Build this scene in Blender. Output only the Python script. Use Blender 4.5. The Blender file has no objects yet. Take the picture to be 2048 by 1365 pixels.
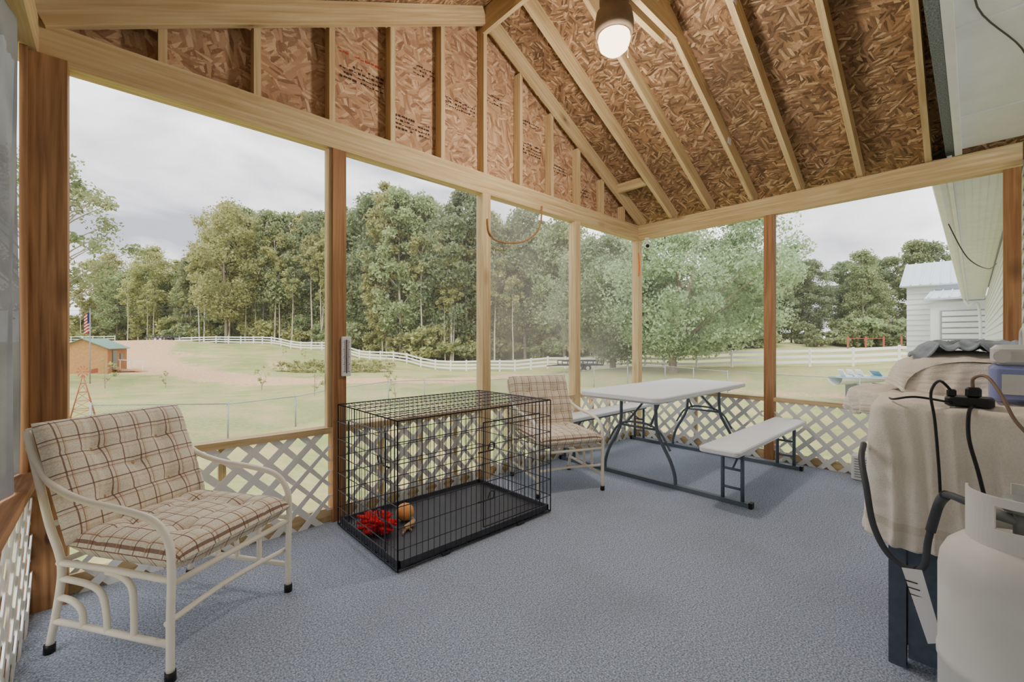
import bpy, math, random
import numpy as np
from mathutils import Vector, Matrix, noise
random.seed(7)
rng = np.random.default_rng(7)
sc = bpy.context.scene

# ------------------------------------------------------------------ helpers
def lin(c):
    o = []
    for x in c[:3]:
        x = x/255.0
        o.append(x/12.92 if x <= .04045 else ((x+.055)/1.055)**2.4)
    return tuple(o)+(1.0,)

class NT:
    def __init__(s, name):
        s.mat = bpy.data.materials.new(name); s.mat.use_nodes = True
        s.t = s.mat.node_tree; s.t.nodes.clear()
        s.out = s.t.nodes.new('ShaderNodeOutputMaterial')
    def n(s, typ, props=None, **inp):
        nd = s.t.nodes.new(typ)
        for k, v in (props or {}).items(): setattr(nd, k, v)
        for k, v in inp.items():
            key = int(k[1:]) if k[0] == '_' and k[1:].isdigit() else k.replace('_', ' ')
            s.put(nd.inputs[key], v)
        return nd
    def put(s, sock, v):
        if isinstance(v, bpy.types.NodeSocket): s.t.links.new(v, sock)
        elif isinstance(v, bpy.types.Node): s.t.links.new(v.outputs[0], sock)
        else: sock.default_value = v
    def math(s, op, a, b=0.0, c=0.0, clamp=False):
        nd = s.n('ShaderNodeMath', {'operation': op, 'use_clamp': clamp}, _0=a, _1=b, _2=c)
        return nd.outputs[0]
    def mix(s, f, a, b, blend='MIX'):
        nd = s.t.nodes.new('ShaderNodeMix'); nd.data_type = 'RGBA'; nd.blend_type = blend
        s.put(nd.inputs[0], f); s.put(nd.inputs[6], a); s.put(nd.inputs[7], b)
        return nd.outputs[2]
    def ramp(s, f, stops, interp='LINEAR'):
        nd = s.t.nodes.new('ShaderNodeValToRGB'); nd.color_ramp.interpolation = interp
        e = nd.color_ramp.elements
        while len(e) < len(stops): e.new(.5)
        for i, (p, c) in enumerate(stops):
            e[i].position = p; e[i].color = c
        s.put(nd.inputs[0], f); return nd.outputs[0]
    def uv(s, scale=(1, 1, 1), rot=0.0, coord='UV'):
        tc = s.t.nodes.new('ShaderNodeTexCoord')
        mp = s.n('ShaderNodeMapping', None, Vector=tc.outputs[coord])
        mp.inputs['Scale'].default_value = scale
        mp.inputs['Rotation'].default_value = (0, 0, rot)
        return mp.outputs[0]
    def bsdf(s, col, rough=.6, metal=0.0, bump=None, bstr=.3, bdist=.01, spec=.3, **kw):
        p = s.n('ShaderNodeBsdfPrincipled', None, Base_Color=col, Roughness=rough, Metallic=metal)
        p.inputs['Specular IOR Level'].default_value = spec
        for k, v in kw.items(): s.put(p.inputs[k.replace('_', ' ')], v)
        if bump is not None:
            b = s.n('ShaderNodeBump', None, Height=bump, Strength=bstr, Distance=bdist)
            s.put(p.inputs['Normal'], b)
        s.t.links.new(p.outputs[0], s.out.inputs[0]); return s.mat

def simple(name, c, rough=.6, metal=0.0, var=.08, nscale=20., bstr=.1, coord='Object', spec=.3):
    m = NT(name)
    nz = m.n('ShaderNodeTexNoise', None, Vector=m.uv(coord=coord), Scale=nscale, Detail=4.0)
    l = lin(c)
    a = tuple(x*(1-var) for x in l[:3])+(1,); b = tuple(min(1, x*(1+var)) for x in l[:3])+(1,)
    col = m.ramp(nz.outputs[0], [(.3, a), (.7, b)])
    return m.bsdf(col, rough, metal, nz.outputs[0], bstr, .005, spec)

def wood(name, base, dark, knot=.8, dens=.72):
    m = NT(name)
    grain = m.n('ShaderNodeTexNoise', None, Vector=m.uv((1.2, 28, 1)), Scale=1.5, Detail=5.0, Distortion=.6)
    big = m.n('ShaderNodeTexNoise', None, Vector=m.uv((.8, 3, 1)), Scale=1.2, Detail=3.0)
    wv = m.n('ShaderNodeTexWave', {'bands_direction': 'Y'}, Vector=m.uv((.25, 6, 1)), Scale=1.6, Distortion=3.5, Detail=2.0)
    col = m.ramp(grain.outputs[0], [(.25, lin(dark)), (.62, lin(base))])
    col = m.mix(m.math('MULTIPLY', wv.outputs[1], .25), col, lin(dark))
    col = m.mix(m.ramp(big.outputs[0], [(.35, (0, 0, 0, 1)), (.75, (.5, .5, .5, 1))]), col, lin(dark))
    vo = m.n('ShaderNodeTexVoronoi', None, Vector=m.uv((3.0, 7.0, 1)), Scale=1.0)
    gate = m.math('GREATER_THAN', m.n('ShaderNodeSeparateColor', None, _0=vo.outputs['Color']).outputs[0], dens)
    ring = m.ramp(vo.outputs[0], [(.14, (.6, .6, .6, 1)), (.36, (0, 0, 0, 1))])
    col = m.mix(m.math('MULTIPLY', m.n('ShaderNodeSeparateColor', None, _0=ring).outputs[0], gate), col, lin(tuple(x*.75 for x in dark)))
    kn = m.ramp(vo.outputs[0], [(.07, (knot, knot, knot, 1)), (.12, (0, 0, 0, 1))])
    col = m.mix(m.math('MULTIPLY', m.n('ShaderNodeSeparateColor', None, _0=kn).outputs[0], gate), col, lin((62, 38, 24)))
    return m.bsdf(col, .7, 0, grain.outputs[0], .25, .004)

def osb(name, stops, stain=0.0, fl=1.0):
    m = NT(name)
    vals = []
    warp = m.n('ShaderNodeTexNoise', None, Vector=m.uv(), Scale=14.0, Detail=2.0)
    wsc = m.n('ShaderNodeVectorMath', {'operation': 'SCALE'}, _0=warp.outputs[1]); wsc.inputs[3].default_value = .35
    for ang, sx_, sy_ in ((.25, 11, 60), (1.25, 13, 66), (2.35, 12, 58), (1.75, 15, 75)):
        tc = m.t.nodes.new('ShaderNodeTexCoord')
        r1 = m.n('ShaderNodeMapping', None, Vector=tc.outputs['UV']); r1.inputs['Rotation'].default_value = (0, 0, ang)
        r2 = m.n('ShaderNodeMapping', None, Vector=r1.outputs[0]); r2.inputs['Scale'].default_value = (sx_*fl, sy_*fl, 1)
        va = m.n('ShaderNodeVectorMath', {'operation': 'ADD'}, _0=r2.outputs[0], _1=wsc.outputs[0])
        vo = m.n('ShaderNodeTexVoronoi', {'voronoi_dimensions': '2D'}, Vector=va.outputs[0], Scale=1.0)
        vals.append(m.n('ShaderNodeSeparateColor', None, _0=vo.outputs['Color']).outputs[0])
    selw = m.n('ShaderNodeTexNoise', None, Vector=m.uv(), Scale=40.0, Detail=2.0)
    sws = m.n('ShaderNodeVectorMath', {'operation': 'SCALE'}, _0=selw.outputs[1]); sws.inputs[3].default_value = .8
    sva = m.n('ShaderNodeVectorMath', {'operation': 'ADD'}, _0=m.uv((18*fl, 18*fl, 1)), _1=sws.outputs[0])
    sel = m.n('ShaderNodeTexVoronoi', {'voronoi_dimensions': '2D'}, Vector=sva.outputs[0], Scale=1.0, Randomness=1.0)
    sv = m.n('ShaderNodeSeparateColor', None, _0=sel.outputs['Color']).outputs[0]
    a = m.mix(m.math('GREATER_THAN', sv, .28), vals[0], vals[1])
    a = m.mix(m.math('GREATER_THAN', sv, .55), a, vals[2])
    a = m.mix(m.math('GREATER_THAN', sv, .8), a, vals[3])
    fine = m.n('ShaderNodeTexNoise', None, Vector=m.uv((70, 70, 1)), Scale=1.0, Detail=3.0)
    av = m.n('ShaderNodeSeparateColor', None, _0=a).outputs[0]
    f2 = m.math('ADD', m.math('MULTIPLY', av, .75), m.math('MULTIPLY', fine.outputs[0], .25))
    col = m.ramp(f2, stops)
    if stain:
        st = m.n('ShaderNodeTexNoise', None, Vector=m.uv((1.3, .7, 1)), Scale=1.5, Detail=6.0)
        col = m.mix(m.ramp(st.outputs[0], [(.46, (0, 0, 0, 1)), (.70, (stain, stain, stain, 1))]), col, lin((86, 66, 50)))
    return m.bsdf(col, .75, 0, a, .2, .003)

M = {}
M['pine'] = wood('pine_lumber', (222, 200, 156), (182, 150, 104), .75, .78)
M['pine2'] = wood('pine_post_weathered', (188, 142, 98), (130, 86, 54), .8, .7)
M['pine3'] = wood('pine_post_knotty', (190, 142, 98), (112, 72, 44), .95, .35)
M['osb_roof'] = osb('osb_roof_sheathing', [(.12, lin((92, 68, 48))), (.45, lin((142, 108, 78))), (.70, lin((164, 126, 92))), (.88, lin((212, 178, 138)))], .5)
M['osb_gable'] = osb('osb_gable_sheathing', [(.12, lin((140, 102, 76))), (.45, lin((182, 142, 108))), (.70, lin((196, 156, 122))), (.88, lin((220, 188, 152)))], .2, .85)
M['vinyl'] = simple('white_vinyl', (232, 232, 228), .45, var=.03, nscale=4)
M['siding'] = simple('white_siding', (222, 225, 226), .5, var=.04, nscale=3)
M['soffit'] = simple('white_soffit', (226, 230, 230), .6, var=.06, nscale=5)
M['shingle'] = simple('asphalt_shingle', (112, 118, 120), .95, var=.5, nscale=120, bstr=.6)
M['cream'] = simple('cream_enamel', (238, 230, 212), .3, var=.03, nscale=8)
M['black'] = simple('black_plastic', (26, 27, 30), .4, var=.1)
M['wire'] = simple('black_wire_enamel', (48, 49, 54), .35, var=.1)
M['plastic'] = simple('white_molded_plastic', (230, 232, 234), .45, var=.02, nscale=60, bstr=.1)
M['steel'] = simple('gray_powder_steel', (96, 106, 116), .4, var=.05)
M['dsteel'] = simple('dark_painted_steel', (60, 62, 66), .5, var=.05)
M['galv'] = simple('galvanized_steel', (150, 155, 156), .5, .3, var=.1)
M['rubber'] = simple('black_rubber', (66, 68, 74), .45, var=.1)
M['tank'] = simple('propane_tank_paint', (214, 213, 208), .5, var=.07, nscale=7, bstr=.1)
M['cart'] = simple('grill_cart_panel', (80, 90, 102), .6, var=.12, nscale=30)
M['red'] = simple('red_plush', (206, 20, 26), .9, var=.25, nscale=40, bstr=.5)
M['orange'] = simple('orange_ball', (238, 166, 100), .7, var=.1)
M['tan'] = simple('tan_plush', (190, 156, 116), .9, var=.2)
M['brass'] = simple('brown_lamp_metal', (126, 106, 88), .55, .1, var=.1)
M['graycloth'] = simple('gray_blue_cloth', (150, 160, 172), .95, var=.22, nscale=30, bstr=.6)
M['devblue'] = simple('periwinkle_plastic', (130, 136, 184), .4, var=.04)
M['devgray'] = simple('light_gray_plastic', (200, 200, 198), .45, var=.04)
M['bark'] = simple('tree_bark', (140, 128, 112), .95, var=.3, nscale=6, bstr=.5)
M['bark2'] = simple('pale_trunk_bark', (196, 184, 164), .95, var=.25, nscale=4, bstr=.4)
M['shedwood'] = simple('shed_board', (180, 134, 86), .8, var=.12, nscale=6)
M['greenroof'] = simple('green_metal_roof', (100, 142, 126), .5, var=.06)
M['metalroof'] = simple('corrugated_metal', (200, 210, 216), .45, .2, var=.05)
M['glass_dark'] = simple('shed_window', (84, 94, 100), .2, var=.05)
M['boatblue'] = simple('boat_blue', (120, 164, 182), .3, var=.05)
M['flagred'] = simple('flag_red', (178, 44, 52), .8, var=.05)
M['flagblue'] = simple('flag_blue', (52, 62, 110), .8, var=.05)
M['flagwhite'] = simple('flag_white', (232, 232, 232), .8, var=.02)
M['rust'] = simple('red_brown_iron', (156, 84, 64), .7, var=.15)
M['ink'] = simple('stamp_ink', (70, 48, 40), .9, var=.1)
M['redink'] = simple('red_line_ink', (186, 70, 50), .8, var=.1)
M['rope'] = simple('brown_strap', (156, 116, 76), .8, var=.2)
M['strap'] = simple('orange_strap', (226, 120, 50), .8, var=.1)

# carpet
m = NT('blue_gray_carpet')
a = m.n('ShaderNodeTexNoise', None, Vector=m.uv(coord='Object'), Scale=140.0, Detail=4.0, Roughness=.7)
b = m.n('ShaderNodeTexNoise', None, Vector=m.uv(coord='Object'), Scale=1.3, Detail=6.0)
v = m.n('ShaderNodeTexVoronoi', None, Vector=m.uv(coord='Object'), Scale=110.0)
c1 = m.ramp(a.outputs[0], [(.36, lin((106, 116, 134))), (.5, lin((158, 168, 186))), (.64, lin((210, 217, 231)))])
c1 = m.mix(m.ramp(v.outputs[0], [(.12, (.45, .45, .45, 1)), (.45, (0, 0, 0, 1))]), c1, lin((100, 108, 127)))
c1 = m.mix(m.ramp(b.outputs[0], [(.5, (0, 0, 0, 1)), (.75, (.35, .35, .35, 1))]), c1, lin((124, 126, 133)))
M['carpet'] = m.bsdf(c1, .98, 0, a.outputs[0], .6, .007, .1)

# plaid
def plaid():
    m = NT('plaid_cushion_fabric')
    tc = m.t.nodes.new('ShaderNodeTexCoord')
    sx = m.n('ShaderNodeSeparateXYZ', None, _0=tc.outputs['UV'])
    def line(c, per, off, w):
        f = m.math('FRACT', m.math('ADD', m.math('MULTIPLY', c, 1/per), off))
        return m.math('LESS_THAN', f, w/per)
    base = m.n('ShaderNodeTexNoise', None, Vector=m.uv((1, 1, 1)), Scale=200.0, Detail=2.0)
    col = m.ramp(base.outputs[0], [(.3, lin((210, 197, 175))), (.7, lin((240, 231, 213)))])
    for ax in (0, 1):
        col = m.mix(m.math('MULTIPLY', line(sx.outputs[ax], .070, .30, .008), .30), col, lin((196, 162, 112)))
        col = m.mix(m.math('MULTIPLY', line(sx.outputs[ax], .070, .0, .005), .85), col, lin((120, 84, 70)))
        col = m.mix(m.math('MULTIPLY', line(sx.outputs[ax], .140, .10, .003), .7), col, lin((146, 76, 64)))
    return m.bsdf(col, .95, 0, base.outputs[0], .3, .002, .1)
M['plaid'] = plaid()

# towel (with a woven border band near the hem)
m = NT('beige_terry_towel')
a = m.n('ShaderNodeTexNoise', None, Vector=m.uv(coord='Object'), Scale=200.0, Detail=3.0)
b = m.n('ShaderNodeTexNoise', None, Vector=m.uv(coord='Object'), Scale=7.0, Detail=4.0)
sx = m.n('ShaderNodeSeparateXYZ', None, _0=m.uv())
c1 = m.ramp(b.outputs[0], [(.3, lin((224, 214, 200))), (.7, lin((238, 230, 218)))])
c1 = m.mix(m.ramp(a.outputs[0], [(.35, (.25, .25, .25, 1)), (.55, (0, 0, 0, 1))]), c1, lin((196, 184, 168)))
band = m.math('MULTIPLY', m.math('GREATER_THAN', sx.outputs[1], .885), m.math('LESS_THAN', sx.outputs[1], .925))
c1 = m.mix(m.math('MULTIPLY', band, .45), c1, lin((200, 186, 166)))
hgt_ = m.math('SUBTRACT', a.outputs[0], m.math('MULTIPLY', band, .8))
M['towel'] = m.bsdf(c1, .98, 0, hgt_, .5, .003, .1)

# tarp, slightly translucent
m = NT('gray_shade_tarp')
nz = m.n('ShaderNodeTexNoise', None, Vector=m.uv(coord='Object'), Scale=3.0, Detail=3.0)
c1 = m.ramp(nz.outputs[0], [(.3, lin((92, 92, 94))), (.7, lin((126, 126, 127)))])
d = m.n('ShaderNodeBsdfDiffuse', None, Color=c1); tr = m.n('ShaderNodeBsdfTranslucent', None, Color=c1)
mx = m.n('ShaderNodeMixShader', None, _0=.35, _1=d.outputs[0], _2=tr.outputs[0])
tp_ = m.n('ShaderNodeBsdfTransparent')
mx2 = m.n('ShaderNodeMixShader', None, _0=.03, _1=mx.outputs[0], _2=tp_.outputs[0])
m.t.links.new(mx2.outputs[0], m.out.inputs[0]); M['tarp'] = m.mat

def screenmat(name, f):
    m = NT(name)
    d = m.n('ShaderNodeBsdfDiffuse', None, Color=(.75, .76, .74, 1)); t = m.n('ShaderNodeBsdfTransparent')
    nz = m.n('ShaderNodeTexNoise', None, Vector=m.uv(coord='Object'), Scale=1.2, Detail=3.0)
    fac = m.math('MULTIPLY', nz.outputs[0], 2*f)
    mx = m.n('ShaderNodeMixShader', None, _0=fac, _1=t.outputs[0], _2=d.outputs[0])
    m.t.links.new(mx.outputs[0], m.out.inputs[0]); return m.mat
M['screen'] = screenmat('insect_screen', .08)
M['screen_hazy'] = screenmat('insect_screen_hazy', .22)

def leafmat(name, c_a, c_b, c_c):
    m = NT(name)
    oi = m.t.nodes.new('ShaderNodeObjectInfo')
    nz = m.n('ShaderNodeTexNoise', None, Vector=m.uv(coord='Object'), Scale=.55, Detail=4.0)
    w = m.n('ShaderNodeTexWhiteNoise', {'noise_dimensions': '3D'}, Vector=m.n('ShaderNodeVectorMath', {'operation': 'SNAP'}, _0=m.uv(coord='Object'), _1=(.35, .35, .35)).outputs[0])
    f = m.math('ADD', m.math('MULTIPLY', nz.outputs[0], .6), m.math('MULTIPLY', w.outputs[0], .4))
    col = m.ramp(f, [(.25, lin(c_a)), (.5, lin(c_b)), (.78, lin(c_c))])
    hs = m.n('ShaderNodeHueSaturation', None, Hue=m.math('ADD', .492, m.math('MULTIPLY', oi.outputs['Random'], .022)),
             Saturation=.95, Value=m.math('ADD', .80, m.math('MULTIPLY', oi.outputs['Random'], .34)), Fac=1.0, Color=col)
    d = m.n('ShaderNodeBsdfDiffuse', None, Color=hs.outputs[0]); tr = m.n('ShaderNodeBsdfTranslucent', None, Color=hs.outputs[0])
    mx = m.n('ShaderNodeMixShader', None, _0=.42, _1=d.outputs[0], _2=tr.outputs[0])
    m.t.links.new(mx.outputs[0], m.out.inputs[0]); return m.mat
M['leaf1'] = leafmat('leaf_yellow_green', (134, 142, 86), (180, 182, 120), (214, 208, 148))
M['leaf2'] = leafmat('leaf_green', (112, 130, 88), (156, 168, 118), (190, 196, 148))
M['leaf3'] = leafmat('leaf_dark_green', (98, 116, 82), (136, 150, 110), (168, 178, 136))
M['leaf4'] = leafmat('leaf_oak', (118, 140, 104), (160, 178, 136), (194, 206, 164))

# grass / dirt
m = NT('lawn_ground')
at = m.n('ShaderNodeAttribute', {'attribute_name': 'dirt'})
a = m.n('ShaderNodeTexNoise', None, Vector=m.uv(coord='Object'), Scale=.12, Detail=6.0)
b = m.n('ShaderNodeTexNoise', None, Vector=m.uv(coord='Object'), Scale=6.0, Detail=6.0)
c3 = m.n('ShaderNodeTexNoise', None, Vector=m.uv(coord='Object'), Scale=.5, Detail=6.0)
g = m.ramp(a.outputs[0], [(.35, lin((142, 152, 94))), (.65, lin((178, 175, 122)))])
g = m.mix(m.ramp(b.outputs[0], [(.35, (.5, .5, .5, 1)), (.65, (0, 0, 0, 1))]), g, lin((112, 128, 72)))
g = m.mix(m.ramp(c3.outputs[0], [(.46, (0, 0, 0, 1)), (.66, (.7, .7, .7, 1))]), g, lin((188, 164, 120)))
dirt = m.ramp(b.outputs[0], [(.3, lin((182, 146, 108))), (.7, lin((214, 180, 142)))])
dm = m.math('ADD', at.outputs['Fac'], m.math('ADD', m.math('MULTIPLY', m.math('SUBTRACT', b.outputs[0], .5), .8), m.math('MULTIPLY', m.math('SUBTRACT', c3.outputs[0], .5), .9)))
col = m.mix(m.ramp(dm, [(.35, (0, 0, 0, 1)), (.6, (1, 1, 1, 1))]), g, dirt)
M['lawn'] = m.bsdf(col, .95, 0, b.outputs[0], .4, .03, .1)

m = NT('lamp_globe'); e = m.n('ShaderNodeEmission', None, Color=(1, .78, .52, 1), Strength=2.6)
m.t.links.new(e.outputs[0], m.out.inputs[0]); M['globe'] = m.mat

# ------------------------------------------------------------------ mesh builder
class MB:
    def __init__(s): s.v = []; s.f = []; s.m = []; s.uv = []; s.sm = []
    def face(s, idx, m=0, uv=None, smooth=False):
        s.f.append(tuple(idx)); s.m.append(m); s.sm.append(smooth)
        s.uv.append(uv if uv else [(s.v[i][0], s.v[i][1]) for i in idx])
    def beam(s, p0, p1, w, h, up=(0, 0, 1), m=0):
        p0 = Vector(p0); p1 = Vector(p1); d = p1-p0; L = d.length; d.normalize(); up = Vector(up)
        sd = d.cross(up)
        if sd.length < 1e-5: sd = d.cross(Vector((0, 1, 0)))
        sd.normalize(); u = sd.cross(d).normalized()
        b = len(s.v)
        for p in (p0, p1):
            for a, c in ((-1, -1), (1, -1), (1, 1), (-1, 1)):
                s.v.append(tuple(p+sd*(a*w/2)+u*(c*h/2)))
        ou, ov = random.random()*20, random.random()*20
        acc = ov
        for i in range(4):
            j = (i+1) % 4; ww = w if i % 2 == 0 else h
            s.face((b+i, b+4+i, b+4+j, b+j)[::-1], m, [(ou, acc), (ou+L, acc), (ou+L, acc+ww), (ou, acc+ww)][::-1])
            acc += ww
        e = [(ou, ov), (ou+.02, ov), (ou+.02, ov+h), (ou, ov+h)]
        s.face((b, b+1, b+2, b+3)[::-1], m, e); s.face((b+4, b+5, b+6, b+7), m, e)
    def box(s, x0, x1, y0, y1, z0, z1, m=0):
        dx, dy, dz = x1-x0, y1-y0, z1-z0; cx, cy, cz = (x0+x1)/2, (y0+y1)/2, (z0+z1)/2
        if dz >= dx and dz >= dy: s.beam((cx, cy, z0), (cx, cy, z1), dx, dy, (0, 1, 0), m)
        elif dx >= dy: s.beam((x0, cy, cz), (x1, cy, cz), dy, dz, (0, 0, 1), m)
        else: s.beam((cx, y0, cz), (cx, y1, cz), dx, dz, (0, 0, 1), m)
    def poly(s, pts, m=0, uv=None):
        b = len(s.v); s.v += [tuple(p) for p in pts]
        s.face(range(b, b+len(pts)), m, uv)
    def tube(s, pts, r, n=8, m=0, sub=6, radii=None, cap=True):
        P = [Vector(p) for p in pts]
        if sub > 1 and len(P) > 2:
            Q = []; R = []
            for i in range(len(P)-1):
                a, b, c, d = P[max(i-1, 0)], P[i], P[i+1], P[min(i+2, len(P)-1)]
                for k in range(sub):
                    t = k/sub
                    Q.append(.5*((2*b)+(c-a)*t+(2*a-5*b+4*c-d)*t*t+(-a+3*b-3*c+d)*t**3))
                    if radii: R.append(radii[i]*(1-t)+radii[i+1]*t)
            Q.append(P[-1]); R.append(radii[-1] if radii else r)
            P = Q
            if radii: radii = R
        T = []
        for i in range(len(P)):
            t = (P[min(i+1, len(P)-1)]-P[max(i-1, 0)])
            T.append(t.normalized() if t.length > 1e-9 else Vector((0, 0, 1)))
        ref = Vector((0, 0, 1)) if abs(T[0].z) < .9 else Vector((1, 0, 0))
        nrm = T[0].cross(ref).normalized(); b0 = len(s.v)
        for i, p in enumerate(P):
            nrm = (nrm-T[i]*nrm.dot(T[i])).normalized(); bi = T[i].cross(nrm)
            rr = radii[i] if radii else r
            for k in range(n):
                a = 2*math.pi*k/n
                s.v.append(tuple(p+nrm*math.cos(a)*rr+bi*math.sin(a)*rr))
        for i in range(len(P)-1):
            for k in range(n):
                k2 = (k+1) % n; A = b0+i*n
                s.face((A+k, A+k2, A+n+k2, A+n+k), m, None, n > 4)
        if cap:
            s.face([b0+k for k in range(n)][::-1], m); e = b0+(len(P)-1)*n
            s.face([e+k for k in range(n)], m)
    def lathe(s, prof, c, n=32, m=0, smooth=True):
        b0 = len(s.v)
        for r, z in prof:
            for k in range(n):
                a = 2*math.pi*k/n; s.v.append((c[0]+r*math.cos(a), c[1]+r*math.sin(a), c[2]+z))
        for i in range(len(prof)-1):
            for k in range(n):
                k2 = (k+1) % n; A = b0+i*n
                s.face((A+k, A+k2, A+n+k2, A+n+k), m, None, smooth)
    def grid(s, fn, nu, nv, m=0, uvf=None, smooth=True):
        b0 = len(s.v); U = []
        for j in range(nv+1):
            for i in range(nu+1):
                u, v = i/nu, j/nv; s.v.append(tuple(fn(u, v))); U.append(uvf(u, v) if uvf else (u, v))
        for j in range(nv):
            for i in range(nu):
                q = (j*(nu+1)+i, j*(nu+1)+i+1, (j+1)*(nu+1)+i+1, (j+1)*(nu+1)+i)
                s.face([b0+k for k in q], m, [U[k] for k in q], smooth)
    def slab(s, x0, x1, y0, y1, z0, z1, r, m=0, bev=.008):
        def ring(ins, z):
            o = []
            for cx, cy, a0 in ((x1-r, y1-r, 0), (x0+r, y1-r, 90), (x0+r, y0+r, 180), (x1-r, y0+r, 270)):
                for k in range(9):
                    a = math.radians(a0+k*90/8); o.append((cx+(r-ins)*math.cos(a), cy+(r-ins)*math.sin(a), z))
            return o
        rings = [ring(bev*1.5, z0), ring(0, z0+bev), ring(0, z1-bev), ring(bev, z1)]
        b0 = len(s.v); n = 36
        for rg in rings: s.v += rg
        for i in range(3):
            for k in range(n):
                k2 = (k+1) % n; s.face((b0+i*n+k, b0+i*n+k2, b0+(i+1)*n+k2, b0+(i+1)*n+k), m)
        s.face([b0+k for k in range(n)][::-1], m); s.face([b0+3*n+k for k in range(n)], m)
    def obj(s, name, mats, parent=None, matrix=None):
        me = bpy.data.meshes.new(name); me.from_pydata(s.v, [], s.f)
        for mm in mats: me.materials.append(M[mm])
        me.polygons.foreach_set('material_index', s.m); me.polygons.foreach_set('use_smooth', s.sm)
        ul = me.uv_layers.new(name='UVMap')
        flat = [c for fuv in s.uv for p in fuv for c in p]
        ul.data.foreach_set('uv', flat); me.update()
        o = bpy.data.objects.new(name, me); sc.collection.objects.link(o)
        if matrix is not None: o.matrix_world = matrix
        if parent: o.parent = parent
        return o
def empty(name, loc=(0, 0, 0)):
    e = bpy.data.objects.new(name, None); e.location = loc; sc.collection.objects.link(e)
    e.empty_display_size = .1; return e

# ------------------------------------------------------------------ room dims
XL, XR, YG, YH = -.27, 5.03, 2.97, -.25
BB, BT = 2.52, 2.70
XC = 2.40
def zr(x): return 4.0-.503*abs(x-XC)

# floor
b = MB(); b.box(-.34, 5.06, -.27, 3.03, -.06, 0.0); b.obj('floor', ['carpet'])
b = MB()
for y in (-.2, 1.0, 2.0, 2.98): b.box(-.34, 5.06, y-.02, y+.02, -.28, -.06)
b.box(5.02, 5.06, -.27, 3.03, -.28, -.06); b.box(-.34, -.30, -.27, 3.03, -.28, -.06)
for x in (-.28, 2.4, 5.0):
    for y in (.0, 2.95): b.box(x-.045, x+.045, y-.045, y+.045, -2.4, -.06)
b.obj('deck_frame', ['pine2'])

# beams, posts, studs
b = MB()
b.box(-.34, 5.03, 2.93, 3.02, BB, BT, 0)
b.box(4.94, 5.03, -.25, 2.93, BB, BT, 0)
b.box(-.34, -.25, -.25, 2.93, BB, BT, 0)
b.obj('trim_beams', ['pine'])
b = MB()
for x in (1.127, 2.42, 3.703):
    b.box(x-.045, x+.045, 2.93, 3.02, 0, BB, 0 if x < 2 else 1)
b.box(1.127-.075, 1.127-.045, 2.95, 3.0, .62, BB, 1)
b.box(4.94, 5.03, 2.93, 3.02, 0, BB, 1)
b.box(4.94, 5.03, 1.39, 1.48, 0, BB, 0)
b.box(4.94, 5.03, -.245, -.155, 0, BB, 0)
b.obj('trim_posts', ['pine2', 'pine'])
b = MB()
b.box(-.275, -.155, 2.86, 3.0, 0, BB, 0); b.box(-.30, -.275, 2.83, 2.97, 0, BB, 0)
b.obj('trim_corner_post', ['pine3'])
b = MB()
xs = [2.42+.445*k for k in range(-5, 6)]
for x in xs:
    if -.2 < x < 5.0: b.box(x-.019, x+.019, 2.95, 3.035, BT, zr(x)+.02, 0)
for sgn in (-1, 1):
    xe = XC+sgn*2.66
    b.beam((XC+sgn*.02, 2.92, zr(XC)+.07), (xe, 2.92, zr(xe)+.07), .04, .14, (0, 0, 1))
b.obj('trim_gable_studs', ['pine'])
b = MB()
yg = 3.04
pts = [(-.36, yg, 2.56), (5.08, yg, 2.56), (5.08, yg, zr(5.08)+.12), (XC, yg, 4.12), (-.36, yg, zr(-.36)+.12)]
b.poly(pts, 0, [(p[2], p[0]) for p in pts])
pts2 = [(p[0], p[1]+.012, p[2]) for p in pts][::-1]
b.poly(pts2, 0, [(p[2], p[0]) for p in pts2])
def stamp(x, z, rows, w, red=False):
    for r in range(rows):
        xx = x
        while xx < x+w:
            l = random.uniform(.008, .030)
            h_ = random.choice((.012, .012, .016))
            if random.random() < .85: b.box(xx, min(xx+l, x+w), yg-.003, yg-.001, z-r*.032-h_, z-r*.032-(0 if random.random() < .5 else h_*.55), 2 if red else 1)
            xx += l+random.uniform(.005, .012)
stamp(1.17, 3.28, 1, .32, True); stamp(1.17, 3.2, 4, .33); stamp(1.60, 2.98, 4, .3); stamp(2.04, 3.30, 3, .33)
stamp(1.75, 3.44, 3, .2); stamp(2.95, 3.2, 4, .28); stamp(3.4, 3.1, 3, .25); stamp(2.9, 3.42, 2, .3); stamp(3.85, 2.95, 3, .22); stamp(2.5, 3.5, 3, .2)
b.obj('wall_gable', ['osb_gable', 'ink', 'redink'])

# ceiling
b = MB()
def roofpt(x, y, dz): return (x, y, zr(x)+dz)
for sgn in (-1, 1):
    xe = XC+sgn*2.95
    y0, y1 = -2.6, 3.3
    L = math.hypot(2.95, 2.95*.503)
    q = [roofpt(XC, y0, .16), roofpt(XC, y1, .16), roofpt(xe, y1, .16), roofpt(xe, y0, .16)]
    uv = [(y0, 0), (y1, 0), (y1, L), (y0, L)]
    uv = [(v_*1.0+5*sgn, u_*1.0) for (u_, v_) in uv]
    b.poly(q, 0, uv)
    q2 = [(p[0], p[1], p[2]+.03) for p in q][::-1]; b.poly(q2, 1)
b.obj('ceiling', ['osb_roof', 'shingle'])
b = MB()
ys = [2.494, 2.046, 1.60, 1.171, .70, .255]
for y in ys:
    for sgn in (-1, 1):
        xe = XC+sgn*2.66
        b.beam((XC+sgn*.02, y, zr(XC)+.075), (xe, y, zr(xe)+.075), .04, .14, (0, 0, 1))
b.box(XC-.02, XC+.02, -.3, 2.94, 3.93, 4.14)
b.beam((4.44, 2.52, zr(4.44)+.07), (4.44, 2.90, zr(4.44)+.07), .04, .10)
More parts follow.
